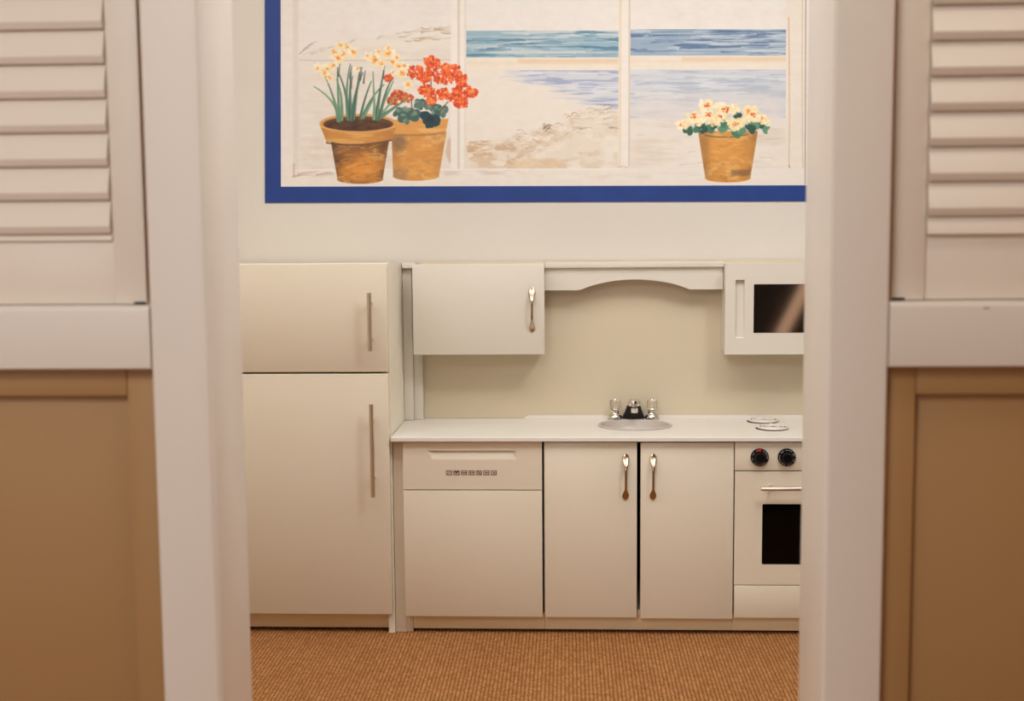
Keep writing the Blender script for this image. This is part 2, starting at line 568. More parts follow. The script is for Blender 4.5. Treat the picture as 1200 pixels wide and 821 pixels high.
B('door', 'front', dw, -0.4720, -0.0750, 3.465, 3.499, ZK, 0.4240, bev=0.0022)
B('kick_plate', 'kick', dw, -0.4530, -0.0700, 3.496, 3.506, 0.009, 0.0560, bev=0.001)
B('foot', 'front', dw, -0.4722, -0.4532, 3.4945, 3.506, 0.0, 0.0555, bev=0.001)

# ------------------------------------------------------------------ sink cabinet
sc = thing('sink_cabinet', 'cream sink cabinet with two plain doors and spoon-shaped pulls, dark gap between them', 'front', (0.2, 3.6, 0))
bm = bmesh.new()
box(bm, -0.0700, -0.0570, 3.490, 3.80, 0.056, 0.566)
box(bm, 0.4540, 0.4660, 3.490, 3.80, 0.056, 0.566)
box(bm, -0.0565, 0.4535, 3.490, 3.80, 0.056, 0.070)
obj('body', bm, 'body', sc)
bm = bmesh.new()
box(bm, -0.0565, 0.4535, 3.785, 3.80, 0.0705, 0.50)
obj('back', bm, 'inside', sc)
d = B('door', 'front', sc, -0.0680, 0.1945, 3.465, 3.4885, ZK, 0.5640, bev=0.0022)
spoon_handle(d, 0.1620, 0.5320, 0.3985, 3.465)
d = B('door', 'front', sc, 0.2045, 0.4665, 3.465, 3.4885, 0.0522, 0.5625, bev=0.0022)
spoon_handle(d, 0.2390, 0.5320, 0.3985, 3.465)
B('kick_plate', 'kick', sc, -0.0695, 0.4690, 3.496, 3.506, 0.009, 0.0555, bev=0.001)

# ------------------------------------------------------------------ stove
sv = thing('stove', 'cream play stove with two black dials and a black oven window', 'stove', (0.68, 3.6, 0))
bm = bmesh.new()
box(bm, 0.4695, 0.8800, 3.490, 3.80, 0.056, 0.566)
obj('body', bm, 'body', sv)
B('control_panel', 'front', sv, 0.4690, 0.8805, 3.465, 3.489, 0.4828, 0.5635, bev=0.0018)

def dial(x, z, red, ring, ph):
    bm = bmesh.new()
    lathe(bm, [(0.0245, 0.0), (0.0252, 0.002), (0.0252, 0.007), (0.0240, 0.009), (0.0165, 0.0095), (0.0155, 0.013), (0.0145, 0.022), (0.013, 0.0235), (0.001, 0.0235)], (x, 3.4645, z), 'Y', 40)
    k = obj('dial', bm, 'black', sv, smooth=True)
    bm = bmesh.new()
    r = random.Random(int(x * 1000))
    for i in range(26):                                # the worn scale: short pale dashes around the skirt
        if r.random() < 0.3:
            continue
        a = ph + i * 2 * math.pi / 26
        if red and abs((a % (2 * math.pi)) - 1.65) < 0.35:
            continue
        rr = 0.0207
        c = Vector((x + rr * math.cos(a), 3.4547, z + rr * math.sin(a)))
        t = Vector((-math.sin(a), 0, math.cos(a)))
        q = Vector((math.cos(a), 0, math.sin(a)))
        l, hh = r.uniform(0.0007, 0.0015), r.uniform(0.0006, 0.0014)
        vs = [c + t * sx * l + q * sy * hh for sx, sy in ((-1, -1), (1, -1), (1, 1), (-1, 1))]
        f0 = [bm.verts.new(v) for v in vs]
        f1 = [bm.verts.new(v + Vector((0, 0.0009, 0))) for v in vs]
        bm.faces.new(f0)
        bm.faces.new(list(reversed(f1)))
        for q_ in range(4):
            bm.faces.new((f0[q_], f1[q_], f1[(q_ + 1) % 4], f0[(q_ + 1) % 4]))
    obj('dial_marking', bm, 'mark', k)
    if ring:
        bm = bmesh.new()
        n = 40
        for i in range(n):
            a0, a1 = 2 * math.pi * i / n, 2 * math.pi * (i + 1) / n
            if i in (0, 1, 38, 39, 37):
                continue
            pts = [(rr * math.cos(a), rr * math.sin(a)) for a in (a0, a1) for rr in (0.0158, 0.0176)]
            vs = [bm.verts.new((x + p[0], 3.4532, z + p[1])) for p in (pts[0], pts[1], pts[3], pts[2])]
            bm.faces.new(vs)
        bmesh.ops.solidify(bm, geom=bm.faces[:], thickness=0.0012)
        obj('dial_ring', bm, 'mark', k)
    if red:
        bm = bmesh.new()
        pts = []
        for i in range(7):
            a = 1.42 + 0.5 * i / 6
            pts.append((x + 0.0238 * math.cos(a), z + 0.0238 * math.sin(a)))
        for i in range(7):
            a = 1.92 - 0.5 * i / 6
            pts.append((x + 0.0178 * math.cos(a), z + 0.0178 * math.sin(a)))
        prism(bm, pts, 3.4535, 3.456)
        obj('red_pointer', bm, 'red', k)

dial(0.5375, 0.5215, True, False, 0.1)
dial(0.6130, 0.5215, False, True, 0.0)

def framed_front(x0, x1, z0, z1, y0, y1, wx0, wx1, wz0, wz1, rad, depth=0.004):
    """a door board with a round-cornered window pocket sunk in its face"""
    bm = bmesh.new()
    def loop(y, grow=0.0):
        out = []
        for (cx, cz, a0) in ((wx1 - rad, wz1 - rad, 0), (wx0 + rad, wz1 - rad, 90), (wx0 + rad, wz0 + rad, 180), (wx1 - rad, wz0 + rad, 270)):
            for k in range(5):
                a = math.radians(a0 + 90 * k / 4)
                out.append(bm.verts.new((cx + (rad + grow) * math.cos(a), y, cz + (rad + grow) * math.sin(a))))
        return out
    o = [bm.verts.new((x, y0, z)) for x, z in ((x1, z1), (x0, z1), (x0, z0), (x1, z0))]
    b = [bm.verts.new((x, y1, z)) for x, z in ((x1, z1), (x0, z1), (x0, z0), (x1, z0))]
    g = loop(y0)
    i_ = loop(y0 + depth)
    for c in range(4):
        for k in range(4):
            bm.faces.new((o[c], g[c * 5 + k], g[c * 5 + k + 1]))
        n = (c + 1) % 4
        bm.faces.new((o[c], g[c * 5 + 4], g[(n * 5) % 20], o[n]))
        bm.faces.new((o[c], o[n], b[n], b[c]))
    for k in range(20):
        bm.faces.new((g[k], i_[k], i_[(k + 1) % 20], g[(k + 1) % 20]))
    bm.faces.new(i_)
    bm.faces.new(list(reversed(b)))
    return bm

def window_pane(x0, x1, z0, z1, y0, y1, rad):
    pts = []
    for (cx, cz, a0) in ((x1 - rad, z1 - rad, 0), (x0 + rad, z1 - rad, 90), (x0 + rad, z0 + rad, 180), (x1 - rad, z0 + rad, 270)):
        for k in range(5):
            a = math.radians(a0 + 90 * k / 4)
            pts.append((cx + rad * math.cos(a), cz + rad * math.sin(a)))
    bm = bmesh.new()
    prism(bm, pts, y0, y1)
    return bm

od = obj('oven_door', framed_front(0.4700, 0.8800, 0.1535, 0.4800, 3.465, 3.489, 0.5475, 0.8025, 0.2122, 0.3867, 0.004), 'front', sv)
obj('window', window_pane(0.5480, 0.8020, 0.2127, 0.3862, 3.4655, 3.4688, 0.0036), 'oven_glass', od)
bm = bmesh.new()
tube(bm, [(0.5375, 3.432, 0.4375), (0.5385, 3.432, 0.4375), (0.8115, 3.432, 0.4375), (0.8125, 3.432, 0.4375)], [0.0055, 0.0062, 0.0062, 0.0055], 16)
for x in (0.5700, 0.7800):
    tube(bm, [(x, 3.434, 0.4375), (x, 3.4655, 0.4375)], 0.0046, 10)
obj('handle', bm, 'steel', od, smooth=True)
B('drawer', 'front', sv, 0.4710, 0.8795, 3.465, 3.489, 0.0560, 0.1508, bev=0.0018)
B('kick_plate', 'kick', sv, 0.4695, 0.8795, 3.496, 3.506, 0.009, 0.0555, bev=0.001)

# ------------------------------------------------------------------ worktop with an oval cut-out
ZT = 0.5800
SX, SY, RX, RY = 0.1985, 3.658, 0.1105, 0.0935
def worktop():
    bm = bmesh.new()
    x0, x1, y0, y1, z0, z1, r = -0.5025, 0.885, 3.450, 3.800, 0.5675, ZT, 0.0022
    n = 48
    hole = [(SX + (RX - 0.006) * math.cos(2 * math.pi * k / n), SY + (RY - 0.006) * math.sin(2 * math.pi * k / n)) for k in range(n)]
    def sheet(z, inset):
        o = [bm.verts.new((x, y, z)) for x, y in ((x0, y0 + inset), (x1, y0 + inset), (x1, y1), (x0, y1))]
        h = [bm.verts.new((x, y, z)) for x, y in hole]
        eo = [bm.edges.new((o[k], o[(k + 1) % 4])) for k in range(4)]
        eh = [bm.edges.new((h[k], h[(k + 1) % n])) for k in range(n)]
        bmesh.ops.triangle_fill(bm, use_beauty=True, use_dissolve=False, edges=eo + eh)
        return o, h
    to, th = sheet(z1, r)
    bo, bh = sheet(z0, r)
    for k in range(n):
        bm.faces.new((th[k], th[(k + 1) % n], bh[(k + 1) % n], bh[k]))
    for k in (1, 2, 3):
        bm.faces.new((to[k], to[(k + 1) % 4], bo[(k + 1) % 4], bo[k]))
    # rounded nosing
    prev = (to[0], to[1])
    prof = [(y0 + r - r * math.sin(a), z1 - r + r * math.cos(a)) for a in [math.pi / 2 * k / 5 for k in range(1, 6)]]
    prof += [(y0, z0 + 0.001), (y0 + 0.001, z0)]
    for y, z in prof:
        cur = (bm.verts.new((x0, y, z)), bm.verts.new((x1, y, z)))
        bm.faces.new((prev[0], prev[1], cur[1], cur[0]))
        prev = cur
    bm.faces.new((prev[0], prev[1], bo[1], bo[0]))
    return bm

wt = thing('worktop', 'white worktop running over the dishwasher, sink cabinet and stove', 'worktop', (0.2, 3.62, 0.5675))
obj('slab', worktop(), 'counter', wt, smooth=True)
bm = bmesh.new()
prism(bm, [(-0.1410, ZT + 0.0002), (0.885, ZT + 0.0002), (0.885, 0.5905), (-0.1235, 0.5905)], 3.7900, 3.7995)
obj('backsplash_strip', bm, 'counter', wt)
for cx, cy in ((0.587, 3.734), (0.5935, 3.600)):
    bm = bmesh.new()
    lathe(bm, [(0.0470, 0.0002), (0.0470, 0.0006), (0.030, 0.0008), (0.001, 0.0008)], (cx, cy, ZT), 'Z', 40)
    pan = obj('burner', bm, 'pan', wt, smooth=True)
    bm = bmesh.new()
    pts = []
    for i in range(190):
        a = i / 189 * 2 * math.pi * 3.0 + 1.57
        rr = 0.013 + 0.0350 * i / 189
        pts.append((cx + rr * math.cos(a), cy + rr * math.sin(a), ZT + 0.0046))
    tube(bm, pts, 0.0037, 10)
    obj('coil', bm, 'coil', pan, smooth=True)

# ------------------------------------------------------------------ sink and faucet
sk = thing('sink', 'small oval grey sink set into the white worktop', 'sink', (SX, SY, ZT))
bm = bmesh.new()
prof = [(0.992, 0.0006), (1.0, 0.0022), (0.992, 0.0042), (0.965, 0.0050), (0.935, 0.0040), (0.92, 0.0010), (0.90, -0.008), (0.84, -0.024), (0.70, -0.036), (0.45, -0.042), (0.14, -0.044), (0.12, -0.046), (0.02, -0.046)]
n = 56
rings = []
for s, h in prof:
    rings.append([bm.verts.new((SX + RX * s * math.cos(2 * math.pi * k / n), SY + RY * s * math.sin(2 * math.pi * k / n), ZT + h)) for k in range(n)])
for i in range(len(rings) - 1):
    for k in range(n):
        f = bm.faces.new((rings[i][k], rings[i][(k + 1) % n], rings[i + 1][(k + 1) % n], rings[i + 1][k]))
        f.material_index = 0 if i < 4 else 1
bm.faces.new(rings[-1])
obj('basin', bm, ['rim', 'basin'], sk, smooth=True)
bm = bmesh.new()
lathe(bm, [(0.013, 0.0), (0.013, 0.0015), (0.011, 0.002), (0.001, 0.0012)], (SX, SY, ZT - 0.0458), 'Z', 24)
obj('drain', bm, 'chrome', sk, smooth=True)

FX, FY = 0.2000, 3.7672
fa = thing('faucet', 'small chrome faucet with clear knobs and a black spout', 'faucet', (FX, FY, ZT))
bm = bmesh.new()
pts = []
for cx, a0 in ((FX + 0.0585, -90), (FX - 0.0585, 90)):
    for k in range(9):
        a = math.radians(a0 + 180 * k / 8)
        pts.append((cx + 0.0225 * math.cos(a), FY + 0.0145 * math.sin(a)))
lo = [bm.verts.new((x, y, ZT + 0.0003)) for x, y in pts]
m1 = [bm.verts.new((x, y, ZT + 0.0045)) for x, y in pts]
hi = [bm.verts.new((FX + (x - FX) * 0.97, FY + (y - FY) * 0.8, ZT + 0.006)) for x, y in pts]
bm.faces.new(list(reversed(lo))); bm.faces.new(hi)
for a, b in ((lo, m1), (m1, hi)):
    for k in range(len(pts)):
        j = (k + 1) % len(pts)
        bm.faces.new((a[k], a[j], b[j], b[k]))
obj('base', bm, 'chrome', fa, smooth=True)
for hx in (FX - 0.0565, FX + 0.0565):
    bm = bmesh.new()
    lathe(bm, [(0.0215, 0.0), (0.0222, 0.002), (0.0205, 0.008), (0.0150, 0.0125), (0.0130, 0.015), (0.0125, 0.021), (0.0135, 0.024), (0.0120, 0.0255), (0.001, 0.0255)], (hx, FY, ZT + 0.0062), 'Z', 24)
    obj('valve_bell', bm, 'chrome', fa, smooth=True)
    # fluted clear knob
    bm = bmesh.new()
    rings = []
    for r, h in [(0.0110, 0.0), (0.0145, 0.002), (0.0150, 0.010), (0.0155, 0.020), (0.0150, 0.026), (0.0125, 0.029), (0.006, 0.0300)]:
        ring = []
        for k in range(32):
            a = 2 * math.pi * k / 32
            rr = r * (1 + 0.045 * math.cos(8 * a))
            ring.append(bm.verts.new((hx + rr * math.cos(a), FY + rr * math.sin(a), ZT + 0.0322 + h)))
        rings.append(ring)
    for i in range(len(rings) - 1):
        for k in range(32):
            bm.faces.new((rings[i][k], rings[i][(k + 1) % 32], rings[i + 1][(k + 1) % 32], rings[i + 1][k]))
    bm.faces.new(list(reversed(rings[0]))); bm.faces.new(rings[-1])
    kn = obj('knob', bm, 'acrylic', fa, smooth=True)
    bm = bmesh.new()
    lathe(bm, [(0.0045, 0.0), (0.0055, 0.001), (0.0045, 0.0025), (0.001, 0.003)], (hx, FY, ZT + 0.0624), 'Z', 16)
    obj('knob_cap', bm, 'chrome', kn, smooth=True)
# spout: flares to a broad foot, leans out over the bowl, round chrome cap and nozzle
bm = bmesh.new()
def sec(cx, cy, z, hw, hd, n=20):
    out = []
    for k in range(n):
        a = 2 * math.pi * k / n
        ca, sa = math.cos(a), math.sin(a)
        out.append(bm.verts.new((cx + hw * math.copysign(abs(ca) ** 0.45, ca), cy + hd * math.copysign(abs(sa) ** 0.45, sa), z)))
    return out
R_ = [sec(FX, FY, ZT + 0.0062, 0.0355, 0.0125), sec(FX, FY - 0.001, ZT + 0.018, 0.031, 0.0125), sec(FX, FY - 0.004, ZT + 0.027, 0.0265, 0.0125),
      sec(FX, FY - 0.008, ZT + 0.036, 0.0235, 0.0125), sec(FX, FY - 0.013, ZT + 0.044, 0.022, 0.0125), sec(FX, FY - 0.014, ZT + 0.046, 0.0205, 0.0115)]
for i in range(len(R_) - 1):
    for k in range(20):
        bm.faces.new((R_[i][k], R_[i][(k + 1) % 20], R_[i + 1][(k + 1) % 20], R_[i + 1][k]))
bm.faces.new(list(reversed(R_[0]))); bm.faces.new(R_[-1])
spo = obj('spout', bm, 'black', fa, smooth=True)
bm = bmesh.new()
lathe(bm, [(0.0195, 0.0), (0.0205, 0.002), (0.0203, 0.011), (0.0185, 0.0165), (0.014, 0.0190), (0.001, 0.0195)], (FX + 0.001, FY - 0.015, ZT + 0.0463), 'Z', 28)
obj('spout_cap', bm, 'chrome', spo, smooth=True)
bm = bmesh.new()
lathe(bm, [(0.0095, 0.0), (0.0112, 0.001), (0.0112, 0.014), (0.0098, 0.0155), (0.001, 0.0155)], (FX + 0.001, FY - 0.0375, ZT + 0.0275), 'Z', 24)
tube(bm, [(FX + 0.001, FY - 0.015, ZT + 0.043), (FX + 0.001, FY - 0.037, ZT + 0.041)], [0.009, 0.008], 14)
obj('nozzle', bm, 'chrome', spo, smooth=True)

# ------------------------------------------------------------------ hutch on the worktop
hu = thing('kitchen_hutch', 'cream hutch back above the worktop with an arched valance over the sink', 'hutch', (0.2, 3.79, ZT))
bm = bmesh.new()
box(bm, -0.4476, 0.885, 3.8010, 3.8240, 0.5805, 1.066)
obj('back_panel', bm, 'hutch_back', hu)
B('side_filler', 'hutch', hu, -0.5040, -0.4755, 3.7600, 3.8240, 0.5815, 1.0480, bev=0.001)
B('stile', 'hutch', hu, -0.4750, -0.4480, 3.7750, 3.8240, 0.5803, 0.7900, bev=0.0015)
B('top_rail', 'hutch', hu, -0.5025, -0.4625, 3.7400, 3.8240, 1.0490, 1.0650, bev=0.0012)
B('top_rail', 'hutch', hu, -0.0690, 0.4675, 3.7400, 3.8000, 1.0470, 1.0630, bev=0.0012)
B('rail_backing', 'hutch', hu, -0.0690, 0.4660, 3.7530, 3.8000, 1.0310, 1.0465, bev=0)
pts = [(-0.0695, 0.9795), (0.0379, 0.9795)]
for k in range(1, 24):
    t = k / 24
    x = 0.0379 + (0.3658 - 0.0379) * t
    pts.append((x, 0.9795 + 0.0315 * (1 - (2 * t - 1) ** 2) ** 0.86))
pts += [(0.3658, 0.9800), (0.4660, 0.9800), (0.4660, 1.0305), (-0.0695, 1.0305)]
bm = bmesh.new()
prism(bm, pts, 3.7410, 3.7560)
obj('valance', bm, 'hutch', hu)

wc = thing('wall_cabinet', 'cream hanging cabinet with one plain door and a spoon-shaped pull', 'cabinet', (-0.26, 3.68, 0.805))
bm = bmesh.new()
box(bm, -0.4605, -0.0725, 3.7015, 3.8000, 0.7950, 1.0580)
obj('body', bm, 'hutch', wc)
d = B('door', 'hutch', wc, -0.4639, -0.0692, 3.6800, 3.7010, 0.7911, 1.0620, bev=0.003)
spoon_handle(d, -0.1063, 0.9930, 0.8590, 3.6800)

# ------------------------------------------------------------------ microwave
mw = thing('microwave', 'cream built-in play microwave with dark reflecting window and grip slot', 'microwave', (0.66, 3.66, 0.803))
bm = bmesh.new()
box(bm, 0.4682, 0.8840, 3.7005, 3.8000, 0.7910, 1.0570)
obj('body', bm, 'hutch', mw)
# the door: window pocket and a scooped grip slot, each in its own board
md = obj('door', framed_front(0.5286, 0.8850, 0.7890, 1.0577, 3.6800, 3.7000, 0.5489, 0.8220, 0.8530, 0.9974, 0.002), 'hutch', mw)
bm = panel_with_grip(0.4652, 0.52855, 0.7890, 1.0577, 3.6800, 3.7000, 0.4953, 0.5224, 0.8374, 1.0104, 0.003, 0.014, 0.4)
obj('grip_panel', bm, 'hutch', mw)
obj('window', window_pane(0.5493, 0.8216, 0.8534, 0.9970, 3.6804, 3.6818, 0.0016), 'mirror_glass', md)

# ------------------------------------------------------------------ painted mural
def paint():
    """the seaside window picture, painted in picture units (one unit is about 2.6 mm) as numpy colour"""
    U0, U1, V0, V1 = 329.5, 970.0, -60.0, 217.5
    NU, NV = 960, 416
    u = np.linspace(U0, U1, NU)
    v = np.linspace(V0, V1, NV)
    UU, VV = np.meshgrid(u, v)
    rs = np.random.RandomState(7)
    def noise(fu, fv, seed):
        r = np.random.RandomState(seed)
        out = np.zeros_like(UU)
        amp, tot = 1.0, 0.0
        for o in range(4):
            a, b = max(2, int((U1 - U0) / fu * 2 ** o)), max(2, int((V1 - V0) / fv * 2 ** o))
            g = r.rand(b + 2, a + 2)
            xi = (UU - U0) / (U1 - U0) * a
            yi = (VV - V0) / (V1 - V0) * b
            x0, y0 = xi.astype(int), yi.astype(int)
            fx, fy = xi - x0, yi - y0
            fx, fy = fx * fx * (3 - 2 * fx), fy * fy * (3 - 2 * fy)
            out += amp * ((g[y0, x0] * (1 - fx) + g[y0, x0 + 1] * fx) * (1 - fy) + (g[y0 + 1, x0] * (1 - fx) + g[y0 + 1, x0 + 1] * fx) * fy)
            tot += amp
            amp *= 0.55
        return out / tot
    img = np.zeros((NV, NU, 3)) + np.array((234, 226, 218.0))
    def put(mask, c, a=1.0):
        m = (np.clip(mask, 0, 1) * a)[..., None]
        img[:] = img * (1 - m) + np.array(c, float) * m
    def rect(x0, x1, y0, y1, soft=0.5):
        return np.clip((UU - x0) / soft + .5, 0, 1) * np.clip((x1 - UU) / soft + .5, 0, 1) * np.clip((VV - y0) / soft + .5, 0, 1) * np.clip((y1 - VV) / soft + .5, 0, 1)
    def ell(cx, cy, rx, ry, rot=0, soft=0.12):
        c, s = math.cos(rot), math.sin(rot)
        dx, dy = UU - cx, VV - cy
        q = np.sqrt(((dx * c + dy * s) / rx) ** 2 + ((-dx * s + dy * c) / ry) ** 2)
        return np.clip((1 - q) / soft + .5, 0, 1)
    def stroke(pts, w0, w1, soft=0.6, local=False):
        """a curved brush stroke; the width runs from w0 to w1"""
        P = np.array(pts, float)
        if len(P) == 3:
            t = np.linspace(0, 1, 9)[:, None]
            P = (1 - t) ** 2 * P[0] + 2 * t * (1 - t) * P[1] + t * t * P[2]
        x0, x1 = P[:, 0].min() - 8, P[:, 0].max() + 8
        y0, y1 = P[:, 1].min() - 8, P[:, 1].max() + 8
        a, b = np.searchsorted(u, x0), np.searchsorted(u, x1)
        c, d = np.searchsorted(v, y0), np.searchsorted(v, y1)
        su, sv = UU[c:d, a:b], VV[c:d, a:b]
        m = np.zeros_like(su)
        n = len(P) - 1
        for i in range(n):
            p, q = P[i], P[i + 1]
            L2 = max(1e-6, ((q - p) ** 2).sum())
            t = np.clip(((su - p[0]) * (q[0] - p[0]) + (sv - p[1]) * (q[1] - p[1])) / L2, 0, 1)
            dd = np.hypot(su - p[0] - t * (q[0] - p[0]), sv - p[1] - t * (q[1] - p[1]))
            w = w0 + (w1 - w0) * (i + t) / n
            m = np.maximum(m, np.clip((w / 2 - dd) / soft + .5, 0, 1))
        if local:
            return (slice(c, d), slice(a, b)), m
        best = np.zeros_like(UU)
        best[c:d, a:b] = m
        return best
    def dab(cx, cy, rx, ry, rot, soft, c, a=1.0):
        r = max(rx, ry) * 1.3 + 1
        i0, i1 = np.searchsorted(u, cx - r), np.searchsorted(u, cx + r)
        j0, j1 = np.searchsorted(v, cy - r), np.searchsorted(v, cy + r)
        if i1 <= i0 or j1 <= j0:
            return
        co_, si = math.cos(rot), math.sin(rot)
        dx, dy = UU[j0:j1, i0:i1] - cx, VV[j0:j1, i0:i1] - cy
        q = np.sqrt(((dx * co_ + dy * si) / rx) ** 2 + ((-dx * si + dy * co_) / ry) ** 2)
        m = (np.clip((1 - q) / soft + .5, 0, 1) * a)[..., None]
        img[j0:j1, i0:i1] = img[j0:j1, i0:i1] * (1 - m) + np.array(c, float) * m
    def line_(pts, w0, w1, c, a=1.0, soft=0.6):
        w = stroke(pts, w0, w1, soft, local=True)
        sl, m = w
        m = (m * a)[..., None]
        img[sl] = img[sl] * (1 - m) + np.array(c, float) * m
    def poly(pts, soft=0.7):
        """convex outline"""
        m = np.ones_like(UU)
        P = pts
        cx, cy = sum(p[0] for p in P) / len(P), sum(p[1] for p in P) / len(P)
        for i in range(len(P)):
            a, b = P[i], P[(i + 1) % len(P)]
            nx, ny = -(b[1] - a[1]), b[0] - a[0]
            l = math.hypot(nx, ny)
            if (cx - a[0]) * nx + (cy - a[1]) * ny < 0:
                nx, ny = -nx, -ny
            m = np.minimum(m, np.clip(((UU - a[0]) * nx + (VV - a[1]) * ny) / l / soft + .5, 0, 1))
        return m
    n1, n2, n3 = noise(60, 9, 1), noise(25, 25, 2), noise(14, 5, 3)
    # sky, then the pale dunes of the three lights
    put(np.ones_like(UU), (232, 224, 214), 0.5)
    put(np.clip((n2 - 0.5) * 3, 0, 1), (226, 214, 204), 0.5)
    # first light: dune with a faint crest
    crest = 66 - (UU - 350) * 0.33 + (UU - 350) ** 2 * 0.00085
    d1 = np.clip((VV - crest) / 3, 0, 1) * rect(350, 531, -60, 197)
    put(d1, (231, 221, 207), 0.7)
    put(d1 * np.clip((n1 - .52) * 6, 0, 1), (220, 204, 190), 0.4)
    put(d1 * rect(350, 531, 150, 197, 30) * np.clip(n3 * 2 - .6, 0, 1), (214, 194, 180), 0.6)
    for k in range(26):
        x = rs.uniform(352, 525)
        y = 66 - (x - 350) * 0.33 + (x - 350) ** 2 * 0.00085 + rs.uniform(-2, 3)
        line_([(x, y), (x + 6, y - rs.uniform(1, 4)), (x + rs.uniform(5, 12), y - rs.uniform(0, 4))], rs.uniform(1, 2.4), 0.4, (190, 168, 144), rs.uniform(.15, .5))
    for k in range(34):
        x, y = rs.uniform(470, 526), rs.uniform(32, 48)
        line_([(x, y), (x + 8, y + rs.uniform(0, 4)), (x + rs.uniform(12, 24), y - rs.uniform(-1, 5))], 1.6, 0.5, (182, 152, 120) if rs.rand() < .6 else (236, 226, 212), rs.uniform(.3, .7))
    for x0, y0 in ((352, 62), (356, 58), (360, 55)):
        line_([(x0, y0), (x0 + 5, y0 - 5), (x0 + 12, y0 - 7)], 1.5, .6, (168, 140, 112), .6)
    line_([(352, 69.5), (430, 70.5), (531, 69)], 0.8, 0.8, (190, 172, 158), .8)
    line_([(532, 165), (526, 178), (531, 188)], 9, 4, (196, 160, 130), .6, 3)
    # second and third lights: sea, sand
    def sea(x0, x1, y0, y1, base, dark, light, seed):
        m = rect(x0, x1, y0, y1, .7)
        put(m, base)
        a = noise(70, 4, seed)
        b = noise(40, 3, seed + 1)
        put(m * np.clip((a - .5) * 7, 0, 1), light, .75)
        put(m * np.clip((b - .54) * 9, 0, 1), dark, .75)
        g = np.random.RandomState(seed)
        for k in range(46):
            x, y = g.uniform(x0, x1 - 15), g.uniform(y0 + 1, y1 - 1)
            l = g.uniform(14, 60)
            c = dark if g.rand() < .55 else light
            put(stroke([(x, y), (x + l / 2, y + g.uniform(-1, 1)), (min(x1, x + l), y + g.uniform(-.8, .8))], g.uniform(.8, 2.2), .4) * m, c, g.uniform(.25, .7))
    for x0, x1 in ((549, 727.5), (741, 921)):
        put(rect(x0, x1, 80, 197, .7), (231, 221, 207))
    sea(549, 727.5, 35.5, 66.5, (150, 178, 190), (72, 122, 150), (210, 214, 212), 21)
    sea(741, 921, 34, 64.5, (150, 170, 188), (70, 100, 140), (204, 210, 214), 31)
    sea(741, 921, 81, 138, (204, 206, 210), (166, 176, 192), (220, 220, 222), 41)
    put(rect(741, 921, 112, 150, 26), (226, 216, 208), .75)
    m0 = img.copy()
    sea(549, 727.5, 81.5, 128, (206, 208, 212), (150, 158, 190), (224, 222, 222), 51)
    shore = 83 + (UU - 588) * 0.36 + 34 * (noise(90, 3.2, 55) - .5)
    keep = np.clip((VV - shore) / 7 + .5, 0, 1)
    keep = np.where(UU < 586, 1.0, keep) * rect(549, 727.5, 81, 197, .7)
    img[:] = img * (1 - keep[..., None]) + m0 * keep[..., None]
    # sand scribble in the second light
    line = np.interp(UU, [549, 570, 600, 640, 680, 705, 728], [163, 166, 158, 147, 131, 126, 132]) + 8 * (noise(16, 12, 60) - .5)
    sm = np.clip((VV - line) / 5 + .3, 0, 1) * rect(549, 727.5, 80, 197, .7)
    put(sm, (224, 208, 188), .6)
    put(sm * np.clip((noise(22, 12, 61) - .46) * 5, 0, 1) * np.clip(1.35 - (UU - 549) / 170, .25, 1), (208, 180, 148), .7)
    put(sm * np.clip((noise(14, 9, 62) - .56) * 8, 0, 1) * np.clip(1.3 - (UU - 549) / 140, .15, 1), (192, 154, 118), .6)
    put(sm * np.clip((noise(18, 9, 63) - .52) * 7, 0, 1), (235, 225, 210), .75)
    for k in range(90):
        x = rs.uniform(590, 722)
        y = np.interp(x, [590, 640, 680, 705, 728], [160, 147, 131, 126, 132]) + rs.uniform(-4, 22)
        put(stroke([(x, y), (x + 4, y - rs.uniform(-2, 5)), (x + rs.uniform(6, 16), y + rs.uniform(-4, 4))], rs.uniform(.8, 2), .4), [(150, 116, 90), (196, 168, 138), (238, 226, 208)][rs.randint(3)], rs.uniform(.25, .7))
    for k in range(12):
        x, y = 644 + rs.uniform(-6, 4), 148 + rs.uniform(-4, 4)
        line_([(x, y), (x + 2, y - 2), (x + rs.uniform(2, 6), y + rs.uniform(-3, 3))], 1.6, .5, (134, 98, 76), .6)
    for k in range(16):
        x, y = 549 + rs.rand() * 22, 164 + rs.rand() * 18
        put(stroke([(x, y), (x + 4, y + 1), (x + 9, y - 1)], 2.5, .8) * rect(549, 727, 80, 197), (196, 150, 104), .45)
    put(rect(600, 660, 186, 197, 8), (222, 190, 146), .5)
    # sand of the third light
    put(rect(741, 921, 140, 200, 20) * np.clip((noise(50, 7, 71) - .5) * 6, 0, 1), (214, 196, 178), .5)
    for k in range(24):
        x, y = rs.uniform(745, 915), rs.uniform(150, 196)
        line_([(x, y), (x + 6, y - 1), (x + rs.uniform(8, 20), y + rs.uniform(-2, 2))], 1.1, .4, (176, 158, 140), rs.uniform(.15, .5))
    # joinery: bars, posts, sill
    W = (236, 227, 216)
    put(rect(531, 549, -60, 199, .7), W)
    put(rect(539, 541.5, -60, 199, 1.6), (208, 192, 174), .8)
    put(rect(547, 549, -60, 199, 1.2), (216, 202, 186), .6)
    put(rect(727.5, 741, -60, 197, .7), W)
    put(rect(728, 730.5, -60, 195, 1.4), (228, 206, 170), .8)
    put(rect(739, 741, -60, 195, 1.2), (206, 184, 158), .7)
